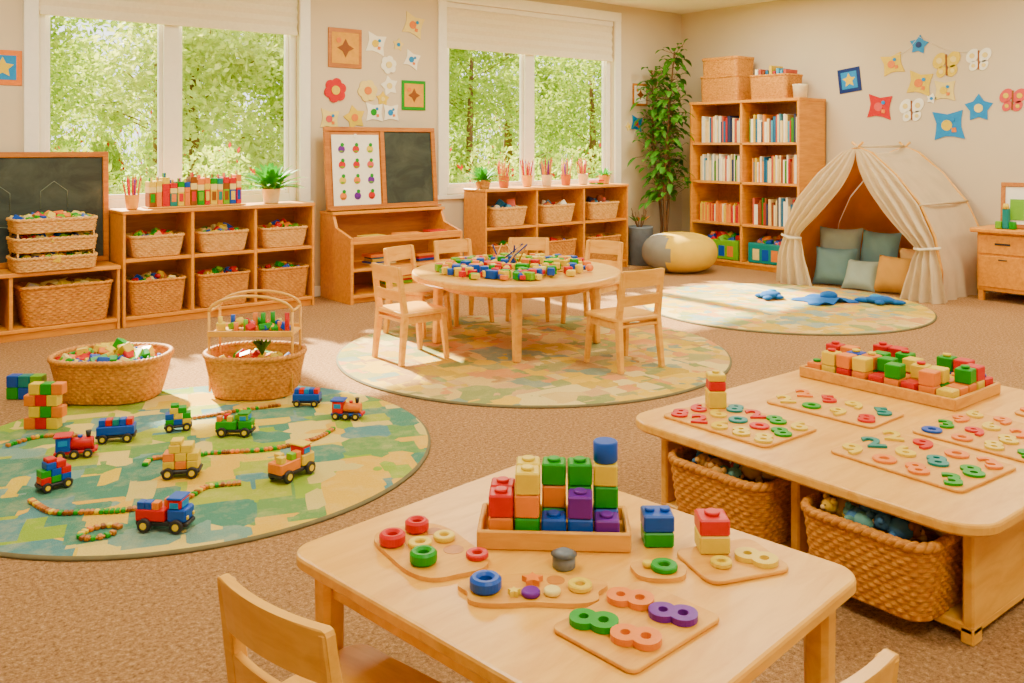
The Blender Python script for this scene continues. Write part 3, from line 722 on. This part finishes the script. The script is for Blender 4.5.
# ------------------------------------------------------------------ wall art
def starpts(ro,ri,n=5,a0=pi/2): return [((ro if k%2==0 else ri)*math.cos(a0+pi*k/n),(ro if k%2==0 else ri)*math.sin(a0+pi*k/n)) for k in range(2*n)]
def art(b,M,kind,s,m,m2):
    if kind=='star': b.prism(starpts(s,s*.6),0,.008,m,M);b.cyl(0,0,.008,s*.3,s*.3,.004,m2,12,M=M)
    elif kind=='flower':
        for k in range(6): a=k*pi/3;b.cyl(s*.55*math.cos(a),s*.55*math.sin(a),0,s*.42,s*.42,.008+.0015*k,m,14,M=M)
        b.cyl(0,0,.008,s*.35,s*.35,.014,m2,14,M=M)
    elif kind=='sq':
        b.box(0,0,0,2*s,2*s,.008,m,.002,M=M);b.box(0,0,.008,1.4*s,1.4*s,.003,C['sky'],.001,M=M);b.prism(starpts(s*.6,s*.3),.011,.014,m2,M)
    elif kind=='sqp':
        b.prism([(-s,-s*.9),(-s*.3,-s*.72),(.3*s,-s*.78),(s,-s),(s*.82,-.2*s),(s*.86,.3*s),(s,s*.9),(0,s*.72),(-s,s),(-s*.78,.2*s),(-s*.85,-.3*s)],0,.008,m,M)
        b.cyl(-s*.1,0,.008,s*.36,s*.36,.004,m2,12,M=M);b.box(s*.35,-s*.35,.008,s*.3,s*.3,.006,C['orange'],.001,M=M);b.cyl(s*.3,s*.35,.008,s*.16,s*.16,.007,C['sky'],10,M=M)
    elif kind=='bfly':
        for sx in(-1,1):
            for yy,q in((.35,.72),(-.45,.52)): b.prism([(sx*s*(.5*q+.12)+s*q*.70*math.cos(t)*sx,s*yy+s*q*.78*math.sin(t+.3*sx)) for t in [2*pi*i/14*sx for i in range(14)]],0,.008,m,M);b.cyl(sx*s*(.5*q+.14),s*yy,.008,s*q*.3,s*q*.3,.003,m2,10,M=M)
        b.box(0,0,0,s*.12,s*1.5,.012,C['brown'],.002,M=M)
    elif kind=='frame':
        b.box(0,0,0,2*s,2*s*1.05,.012,m,.003,M=M);b.box(0,0,.012,1.6*s,1.65*s,.003,m2,.001,M=M);b.prism(starpts(s*.5,s*.25,4),.015,.018,C['brown'],M);b.cyl(-s*.4,s*.4,.015,s*.15,s*.15,.005,C['orange'],10,M=M)
MW=lambda x,z:TR(x,WY-.002,z)@RX(pi/2)
TAN=plain('kraft_paper',(206,160,88),.8)
for x,z,k,s,m,m2 in [(4.42,2.48,'frame',.19,WOODD,TAN),(4.78,2.55,'sqp',.11,PAPER,C['yellow']),(5.24,2.78,'sqp',.12,C['cream'],C['orange']),(4.93,2.34,'flower',.10,PAPER,C['cream']),(5.22,2.41,'sqp',.09,PAPER,C['sky']),
  (4.31,2.05,'flower',.13,C['red'],C['yellow']),(4.68,2.06,'flower',.12,C['cream'],C['orange']),(4.94,2.12,'star',.11,PAPER,C['cream']),(5.24,2.03,'frame',.15,C['green'],TAN),(5.05,2.56,'star',.07,C['cream'],C['sky']),(4.86,1.98,'star',.08,C['yellow'],C['cream']),
  (4.25,1.76,'sqp',.10,C['cream'],C['pink']),(4.53,1.78,'star',.13,C['yellow'],C['orange']),(4.76,1.84,'sqp',.10,PAPER,C['green']),(4.96,1.84,'sqp',.09,PAPER,C['sky']),
  (8.76,2.16,'frame',.14,WOODD,PAPER),(8.70,1.78,'sqp',.10,C['sky'],C['pink']),(8.55,1.74,'star',.06,C['cream'],C['yellow']),(1.36,2.12,'sq',.14,C['orange'],C['yellow'])]:
    b=B();art(b,MW(0,0)@RZ(0 if k in('frame','sq') else .3*math.sin(x*31)),k,s,m,m2);b.make('wall_artwork',(x,0,z))
tops=[(5.64,2.25,'sq',.14,C['navy'],C['yellow']),(5.12,2.40,'sqp',.12,C['yellow'],C['orange']),(5.27,1.93,'sqp',.14,C['red'],C['pink']),(4.90,1.88,'bfly',.14,PAPER,C['cream']),(4.82,2.59,'star',.11,C['sky'],C['navy']),
 (4.81,2.17,'sqp',.13,C['yellow'],C['orange']),(4.52,2.35,'bfly',.15,C['yellow'],C['cream']),(4.54,2.08,'sqp',.11,C['cream'],C['yellow']),(4.19,2.38,'bfly',.13,PAPER,C['cream']),(4.50,1.71,'sqp',.16,C['sky'],C['yellow']),(4.19,1.88,'star',.15,C['sky'],C['cream']),(3.86,1.95,'bfly',.13,C['pink'],C['yellow']),(4.68,2.0,'star',.06,PAPER,C['sky'])]
for y,z,k,s,m,m2 in tops:
    b=B();art(b,TR(0,0,0)@RZ(-pi/2)@RX(pi/2)@RZ(math.sin(y*9)*.25),k,s,m,m2);b.make('paper_wall_cutout',(WX-.002,y,z))
b=B()
for a,c in(((5.12,2.5),(4.82,2.68)),((4.82,2.68),(4.19,2.46))):
    b.tube([(WX-.008,a[0]+(c[0]-a[0])*t,a[1]+(c[1]-a[1])*t-.06*math.sin(pi*t)) for t in [i/10 for i in range(11)]],.003,WHC,5)
b.make('garland_string')
# ------------------------------------------------------------------ chairs
def curveplate(b,w,z0,z1,t,bulge,y,mat,n=10,lean=0):
    outer=[];inner=[]
    for i in range(n+1):
        u=-1+2*i/n;yy=y-bulge*(1-u*u);outer.append((u*w/2,yy-t/2));inner.append((u*w/2,yy+t/2))
    pts=outer+inner[::-1]
    def ring(z,q=0): return [(x*(1-q/w*2),yc+lean*(z-z0),z) for x,yc in pts]
    b.loft([ring(z0),ring(z1-.012),ring(z1-.003,.004),ring(z1,.014)],mat)
def chairmesh():
    b=B();m=WOODL
    for k in(-1,1):
        b.beam((k*.175,-.20,0),(k*.165,-.165,.34),.034,.036,m,.040,.046)
        b.beam((k*.165,-.165,.33),(k*.160,-.215,.66),.038,.044,m,.032,.030)
        b.beam((k*.170,.175,0),(k*.155,.145,.33),.032,.032,m,.040,.040)
        b.beam((k*.160,-.15,.295),(k*.155,.14,.295),.018,.05,m)
    b.beam((-.15,.145,.295),(.15,.145,.295),.05,.018,m);b.beam((-.15,-.16,.295),(.15,-.16,.295),.05,.018,m)
    b.slab(.39,.375,.028,.05,m,TR(0,-.005,.325),.008)
    curveplate(b,.36,.555,.665,.022,.022,-.200,m,lean=-.14);curveplate(b,.34,.43,.50,.018,.018,-.185,m,lean=-.14)
    return b.mesh('chair')
cm=chairmesh()
def chair(x,y,facing,s=1): inst(cm,'child_chair',(x,y,0),facing-pi/2,None,(s,s,s)).location.z=.0155 if (x-4.22)**2+(y-4.97)**2<1.9 else 0
TC=(4.27,5.22)
for x,y,fz in((3.42,5.33,0),(3.93,6.02,-1.25),(4.47,6.16,-1.7),(4.98,5.93,-2.3),(5.25,5.43,-2.9),(4.42,4.27,pi/2-.12)): chair(x,y,fz)
chair(.925,1.665,rad(12),.95);chair(1.30,1.00,rad(84),.98)
# ------------------------------------------------------------------ round table
b=B();r_=.78
b.loft([circ(r_-.012,.500,72),circ(r_,.512,72),circ(r_,.538,72),circ(r_-.004,.546,72),circ(r_-.012,.55,72)],WOODL,None,False)
b.loft([circ(.56,.43,48),circ(.56,.503,48)],WOOD,None,True);
for k in range(4):
    a=rad(51)+k*pi/2;b.beam((.60*math.cos(a),.60*math.sin(a),0),(.58*math.cos(a),.58*math.sin(a),.503),.052,.052,WOODL,.066,.066,c=.01)
b.make('round_table',(TC[0],TC[1],.0155))
b=B();b.slab(.5,.3,.012,.03,CUT,TR(.1,-.15,0));b.slab(.4,.26,.012,.03,CUT,TR(-.3,.2,0)@RZ(.5));b.slab(.36,.2,.012,.03,CUT,TR(.38,.3,0)@RZ(-.6))
addblocks(b,240,1.2,1.1,.03,.05,.048,BR+[C['cream']],random.Random(5),0,None,True)
b.v=[(p[0],p[1],max(p[2],.001)) for p in b.v]
r=random.Random(6)
for i in range(8): b.tube([(r.uniform(-.1,.2),r.uniform(0,.25),.0),(r.uniform(-.15,.25),r.uniform(0,.3),.17)],.006,BRASS if i%2 else C['navy'],6)
b.make('pile_of_toy_blocks',(TC[0],TC[1],.5665))
# ------------------------------------------------------------------ toy vehicles
def wheels(b,xs,rw=.024,w_=.045):
    for x in xs:
        for s in(-1,1):
            M=TR(x,s*w_,rw)@RX(pi/2);b.cyl(0,0,-.008,rw,rw,.016,METAL,16,.003,M=M);b.cyl(0,0,-.0095 if s>0 else .0055,rw*.5,rw*.5,.004,C['yellow'],10,M=M)
def vehicle(kind,c,seed):
    r=random.Random(seed);b=B();c=[C[k] for k in c]
    if kind=='truck':
        b.box(0,0,.022,.21,.075,.018,METAL);wheels(b,(-.065,.065),.027)
        b.box(.062,0,.04,.075,.08,.05,c[0],.006);b.box(.052,0,.09,.055,.074,.035,c[1],.005);b.box(.081,0,.093,.002,.055,.025,C['sky'],.0005);b.box(.052,0,.093,.035,.078,.022,C['sky'],.0005);b.box(.052,0,.125,.062,.08,.008,c[0],.003)
        b.box(-.045,0,.04,.12,.08,.045,c[2],.004)
        for k in range(4): b.box(-.085+.03*k,r.choice((-.02,.02)),.085,.028,.034,.028,r.choice(BR),.002)
        b.box(.102,-.025,.05,.006,.014,.014,C['yellow'],.002);b.box(.102,.025,.05,.006,.014,.014,C['yellow'],.002)
    elif kind=='loco':
        b.box(0,0,.022,.20,.07,.016,c[0]);wheels(b,(-.065,0,.065),.024,.042)
        b.cyl(0,0,0,.032,.032,.11,c[1],16,.004,M=TR(-.02,0,.07)@RY(pi/2));b.cyl(.065,0,.098,.010,.015,.035,METAL,12);b.cyl(.025,0,.098,.012,.012,.015,c[2],12)
        b.box(-.055,0,.038,.07,.076,.075,c[2],.004);b.box(-.055,0,.07,.045,.079,.028,C['sky'],.001);b.box(-.055,0,.113,.09,.088,.01,c[0],.003);b.box(.1,0,.025,.02,.06,.02,C['red'],.004)
    elif kind=='wagon':
        b.box(0,0,.022,.18,.07,.016,METAL);wheels(b,(-.055,.055),.022,.042);b.box(0,0,.038,.17,.078,.04,c[0],.003)
        for k in range(5): b.box(-.062+.031*k,0,.078,.029,.05,.03,c[(k)%len(c)],.002)
    else:
        b.box(0,0,.022,.17,.085,.016,METAL);wheels(b,(-.052,.052),.026,.045)
        z=.04
        for l in range(3):
            for k in range(2+(l<2)): b.box(-.052+.052*k+(.026 if l==2 else 0),0,z,.05,.07,.036,c[(k+l)%len(c)],.003)
            z+=.036
        b.box(-.02,0,z,.05,.06,.02,c[0],.003)
    return b
def veh(name,kind,c,x,y,rz,s=1,seed=1,z=.0165):
    o=vehicle(kind,c,seed).make(name,(x,y,z),rz);s*=.9;o.scale=(s,s,s)
veh('toy_truck','truck',('blue','red','red'),1.15,3.55,rad(-45),1.1,1)
veh('toy_car','stack',('red','green','blue'),.91,4.27,rad(10),.9,2)
veh('toy_train','loco',('red','red','blue'),1.08,4.64,rad(-20),1,3)
veh('toy_train_wagon','wagon',('blue','red','teal'),1.30,4.76,rad(-25),1.15,4)
veh('toy_train','stack',('green','blue','yellow'),1.60,4.74,rad(-20),.9,5)
veh('toy_truck','truck',('green','lime','green'),1.80,4.47,rad(-40),1,6)
veh('toy_bulldozer','stack',('yellow','orange','yellow'),1.39,4.07,rad(-30),1.1,7)
veh('toy_fire_truck','truck',('yellow','red','orange'),1.77,3.75,rad(20),1.15,8)
veh('toy_train_wagon','wagon',('blue','red','sky'),2.32,4.72,rad(-40),1,9)
veh('toy_train','loco',('blue','orange','red'),2.38,4.36,rad(-45),.95,10)
b=B()
for l in range(4):
    for k in range(3): b.box(-.07+.07*k+(.03 if l%2 else 0),0,.07*l,.068,.068,.068,[C['orange'],C['red'],C['yellow'],C['green']][(l*2+k)%4],.004)
b.make('block_tower',(1.06,5.22,.0165),rad(-39)).scale=(.85,.85,.85)
b=B()
for l in range(2):
    for k in range(3): b.box(-.07+.07*k,0,.07*l,.068,.068,.068,[C['green'],C['blue'],C['teal'],C['lime']][(l+k)%4],.004)
b.make('block_tower',(1.12,5.95,.002),rad(-39))
def track(pts,seed,name='wooden_bead_track'):
    P=[Vector((p[0],p[1],0)) for p in pts];out=[]
    for i in range(len(P)-1):
        p0=P[max(i-1,0)];p1=P[i];p2=P[i+1];p3=P[min(i+2,len(P)-1)]
        L=(p2-p1).length;n=max(3,int(L/.010))
        for k in range(n):
            t=k/n;out.append(.5*((2*p1)+(p2-p0)*t+(2*p0-5*p1+4*p2-p3)*t*t+(3*p1-p0-3*p2+p3)*t**3))
    b=B();r=random.Random(seed)
    b.tube([(p.x,p.y,.006) for p in out],.006,BRASS,6)
    for i in range(0,len(out)-1,2):
        d=out[i+1]-out[i];b.box(out[i].x,out[i].y,.0,.017,.026,.016,r.choice([C['green'],C['yellow'],C['orange'],WOODD,WOODD,C['green'],C['brown'],WOODD]),.003,rz=math.atan2(d.y,d.x))
    o=b.make(name);o.location.z=.0165
track([(.80,4.16),(.84,3.98),(.95,3.89),(1.09,3.81),(1.30,3.78),(1.42,3.85),(1.56,3.80)],1)
track([(1.30,4.30),(1.36,4.36),(1.50,4.28),(1.60,4.26),(1.84,4.14),(2.08,4.14),(2.24,4.24)],2)
track([(1.62,4.90),(1.80,4.86),(2.0,4.84),(2.2,4.80)],3)
track([(.94+.07*math.cos(a),3.66+.05*math.sin(a)) for a in [i*2*pi/9 for i in range(9)]],4)
track([(.86,5.0),(1.0,5.05),(1.12,4.98),(1.2,4.88)],5)
# ------------------------------------------------------------------ front table
b=B();w_,d_=.84,1.03
b.slab(w_,d_,.034,.07,WOODL,TR(0,0,.516),.008,8)
for sx in(-1,1):
    for sy in(-1,1):
        x,y=sx*(w_/2-.075),sy*(d_/2-.075);b.beam((x,y,0),(x,y,.517),.052,.052,WOODL,.06,.06,c=.012)
for sx in(-1,1): b.box(sx*(w_/2-.075),0,.445,.022,d_-.2,.072,WOODL)
for sy in(-1,1): b.box(0,sy*(d_/2-.075),.445,w_-.2,.022,.072,WOODL)
b.make('activity_table',(1.395,1.52,0),rad(7))
TZ=.5505
b=B()
b.box(0,0,0,.35,.16,.012,CUT);b.box(0,-.08,0,.36,.012,.045,CUT);b.box(0,.08,0,.36,.012,.045,CUT);b.box(-.175,0,0,.012,.16,.045,CUT);b.box(.175,0,0,.012,.16,.045,CUT)
s=.054
grid={(-2,0):['orange','red'],(-1,0):['green','orange','yellow'],(0,0):['blue'],(1,0):['blue','purple'],(2,0):['purple'],
      (-2,1):['red','red'],(-1,1):['yellow','red','yellow'],(0,1):['green','orange','green'],(1,1):['yellow','green','green'],(2,1):['blue','green','yellow','blue']}
for (i,j),st_ in grid.items():
    for l,cn in enumerate(st_):
        x=i*.063;y=-.036+j*.064;z=.013+l*s
        if cn=='blue' and l==3: b.cyl(x,y,z,.030,.030,.05,C[cn],20,.003)
        else:
            b.box(x,y,z,.058,.058,s*.98,C[cn],.004,rz=.04*math.sin(i*3+l*2+j))
            if l==len(st_)-1: b.cyl(x,y,z+s*.97,.016,.016,.008,C[cn],16,.002)
b.make('block_tray',(1.455,1.635,TZ),rad(-42))
def pboard(name,loc,rz,w,d,items,outline=None,r=.02,ph=.012):
    b=B()
    if outline: b.prism(outline,0,.010,CUT)
    else: b.slab(w,d,.010,r,CUT,None,.003)
    for it in items:
        k,x,y,cn=it[:4];s=it[4] if len(it)>4 else .03;a=it[5] if len(it)>5 else 0
        if k=='o': b.ringp(x,y,.0102,s,s*.42,ph,C[cn],24)
        elif k=='O': b.ringp(x,y,.0102,s,s*.42,.028,C[cn],28)
        elif k=='d': b.cyl(x,y,.0102,s,s,ph,C[cn],20,.003)
        elif k=='s': b.prism([(x+p,y+q) for p,q in starpts(s,s*.5)],.0102,.022,C[cn])
        elif k=='h': b.cyl(x,y,.0100,s,s,.0008,WOODD,20)
        else: b.text(k,s,ph,C[cn],TR(x,y,.0102)@RZ(a))
    return b.make(name,loc,rz)
def blob(w,d,n=60,k=5,a=.08):
    o=[]
    for i in range(n):
        t=2*pi*i/n;q=(abs(math.cos(t))**3.2+abs(math.sin(t))**3.2)**(-1/3.2)*(1+a*math.sin(k*t))
        o.append((w/2*q*math.cos(t),d/2*q*math.sin(t)))
    return o
V=rad(-39)
pboard('ring_puzzle',(1.17,1.75,TZ),rad(0),.19,.29,[('O',-.055,.075,'red',.031),('O',.03,.10,'red',.029),('o',-.01,.025,'yellow',.028),('o',.055,.02,'yellow',.026),('O',-.05,-.05,'green',.031),('h',.04,-.04,'red',.024),('o',.06,-.105,'red',.026),('h',.06,.07,'red',.02)],blob(.19,.30,60,4,.05))
pboard('wavy_puzzle',(1.235,1.455,TZ),V,.30,.14,[('O',-.10,-.005,'blue',.034),('o',.10,.0,'yellow',.026),('s',.0,.025,'orange',.024),('d',-.005,-.03,'purple',.020),('d',.04,-.025,'cream',.018),('h',.05,.035,'red',.02),('s',-.04,-.03,'yellow',.014)],blob(.30,.125,60,5,.08))
b=B();b.cyl(0,0,0,.026,.026,.03,GREYPOT,18,.003);b.cyl(0,0,.03,.030,.012,.010,GREYPOT,18);b.make('small_knob_jar',(1.365,1.50,TZ))
pboard('number_puzzle',(1.31,1.225,TZ),rad(4),.28,.21,[('8',-.07,.045,'green',.13,.5),('8',.05,.052,'orange',.13,.5),('8',-.055,-.048,'orange',.13,.5),('8',.065,-.045,'purple',.13,.5)],ph=.014)
pboard('shape_puzzle',(1.51,1.345,TZ),V,.10,.07,[('o',0.01,0,'green',.03),('d',-.025,.01,'yellow',.012)],blob(.12,.085,30,3,.06))
pboard('shape_puzzle',(1.675,1.275,TZ),rad(-20),.21,.17,[('8',.05,-.03,'yellow',.13,.6),('o',-.04,-.02,'yellow',.024)],None,.03)
b=B();b.box(0,0,0,.070,.070,.035,C['green'],.004);b.box(0,0,.035,.072,.070,.040,C['blue'],.004)
for sx in(-1,1): b.cyl(sx*.018,0,.075,.012,.012,.008,C['blue'],14,.002)
b.make('stacking_block',(1.625,1.455,TZ),V)
b=B();b.box(0,0,0,.070,.070,.042,C['yellow'],.004);b.box(0,0,.042,.070,.070,.038,C['red'],.004);b.cyl(0,0,.08,.018,.018,.008,C['red'],14,.002)
b.make('stacking_block',(1.68,1.335,TZ+.0105),V)
# ------------------------------------------------------------------ right low storage table
b=B();x0,x1,y0,y1=2.64,4.34,1.14,2.55
b.slab(x1-x0,y1-y0,.038,.13,WOODL,TR((x0+x1)/2,(y0+y1)/2,.362),.009,10)
bx0,bx1=2.76,4.22
for y in(1.22,1.815,2.42): b.b2(bx0,bx1,y,y+.035,.05,.362,WOODL,.006)
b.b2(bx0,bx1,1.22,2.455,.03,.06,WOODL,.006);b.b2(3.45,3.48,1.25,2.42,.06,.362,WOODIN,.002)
for y in(1.24,2.43):
    for x in(bx0+.03,bx1-.03): b.b2(x-.03,x+.03,y-.02,y+.02,0,.05,WOODL)
b.make('low_storage_table')
q=basketmesh(.50,.44,.235,15,66,WICK,.35,.88,.008,3,.017)
def plushpile(seed,n,w,d,z):
    b=B();r=random.Random(seed)
    for i in range(n):
        a=r.random()*6.28;k=r.random()**.5;m=r.choice(PLUSH);T=TR(w*k*math.cos(a),d*k*math.sin(a),z+r.uniform(0,.02))@RZ(r.random()*6.28)@RX(r.uniform(-.6,.6))
        b.sph(0,0,0,.042,.034,.034,m,8,M=T);b.sph(.05,0,.012,.028,.027,.026,m,8,M=T)
        for s in(-1,1):
            b.sph(.05,s*.024,.032,.011,.011,.012,m,6,M=T);b.sph(.015,s*.038,-.005,.014,.024,.013,m,6,M=T);b.sph(.073,s*.010,.018,.0035,.0035,.0035,METAL,4,M=T)
        b.sph(.074,0,.008,.010,.011,.009,PEACH,6,M=T)
    return b
o=inst(q,'wicker_basket',(2.86,1.51,.062),0);inst(plushpile(77,34,.19,.16,.225).mesh('soft_toys'),'soft_toys',(0,0,0),0,o)
o=inst(q,'wicker_basket',(2.88,2.105,.062),0);b=plushpile(78,22,.19,.15,.22);r=random.Random(78)
for i in range(4): b.sph(r.uniform(-.12,.02),r.uniform(-.12,.0),.235,.09,.08,.04,r.choice([WHC,PEACH,WHC]),10,rzr=i,wob=.08)
inst(b.mesh('soft_toys'),'soft_toys',(0,0,0),0,o)
SZ=.4005
def numpuz(loc,rz,w,d,nx,ny,seed,s=.10):
    r=random.Random(seed);it=[]
    for i in range(nx):
        for j in range(ny):
            x=-w/2+w*(i+.5)/nx;y=-d/2+d*(j+.5)/ny;cn=r.choice(['red','orange','yellow','green','blue','orange','yellow','yellow','teal','orange'])
            k=r.choice(['o','8','3','6','9','5','2','8'])
            it.append((k,x,y,cn,s*.32 if k=='o' else s*1.12,rad(-50)+r.uniform(-.3,.3)))
    pboard('number_puzzle',loc,rz,w,d,it,None,.025,.009)
numpuz((2.93,2.20,SZ),0,.34,.50,3,5,1,.12);numpuz((3.40,2.07,SZ),rad(2),.28,.48,2,4,2,.12);numpuz((3.08,1.54,SZ),rad(-3),.38,.48,3,4,3,.125);numpuz((3.56,1.48,SZ),rad(-2),.44,.46,4,4,4,.115);numpuz((4.05,1.42,SZ),0,.3,.3,3,3,6,.10)
b=B();b.box(0,0,0,.075,.075,.07,C['yellow'],.005);b.box(0,0,.07,.07,.07,.04,C['red'],.005);b.box(0,0,.11,.072,.072,.03,C['yellow'],.005);b.cyl(0,0,.14,.015,.015,.01,C['yellow'],12)
b.make('stacking_block',(3.02,2.38,SZ+.0105),V)
b=B();w_,d_=.42,.72
b.box(0,0,0,w_,d_,.012,CUT)
for sx in(-1,1): b.box(sx*w_/2,0,0,.014,d_+.014,.05,CUT)
for sy in(-1,1): b.box(0,sy*d_/2,0,w_,.014,.05,CUT)
r=random.Random(21)
for i in range(5):
    for j in range(9):
        h=r.choice((1,1,2,2)) if (i+j)%4 else 1
        for l in range(h): b.box(-.16+.08*i,-.31+.077*j,.013+.062*l,.070,.068,.06,r.choice(BR[:9]),.004,rz=r.uniform(-.1,.1))
        if r.random()<.4: b.cyl(-.16+.08*i,-.31+.077*j,.013+.062*h,.018,.018,.01,r.choice(BR[:9]),12)
b.make('block_tray',(3.97,2.10,SZ),0)
# ------------------------------------------------------------------ camera
cam=bpy.data.cameras.new('camera');co=bpy.data.objects.new('camera',cam);COL.objects.link(co)
co.location=(0,0,1.5);co.rotation_euler=(pi/2,0,rad(-39))
cam.sensor_width=36;cam.lens=900/1024*36;cam.shift_y=-196.5/1024
scene.camera=co
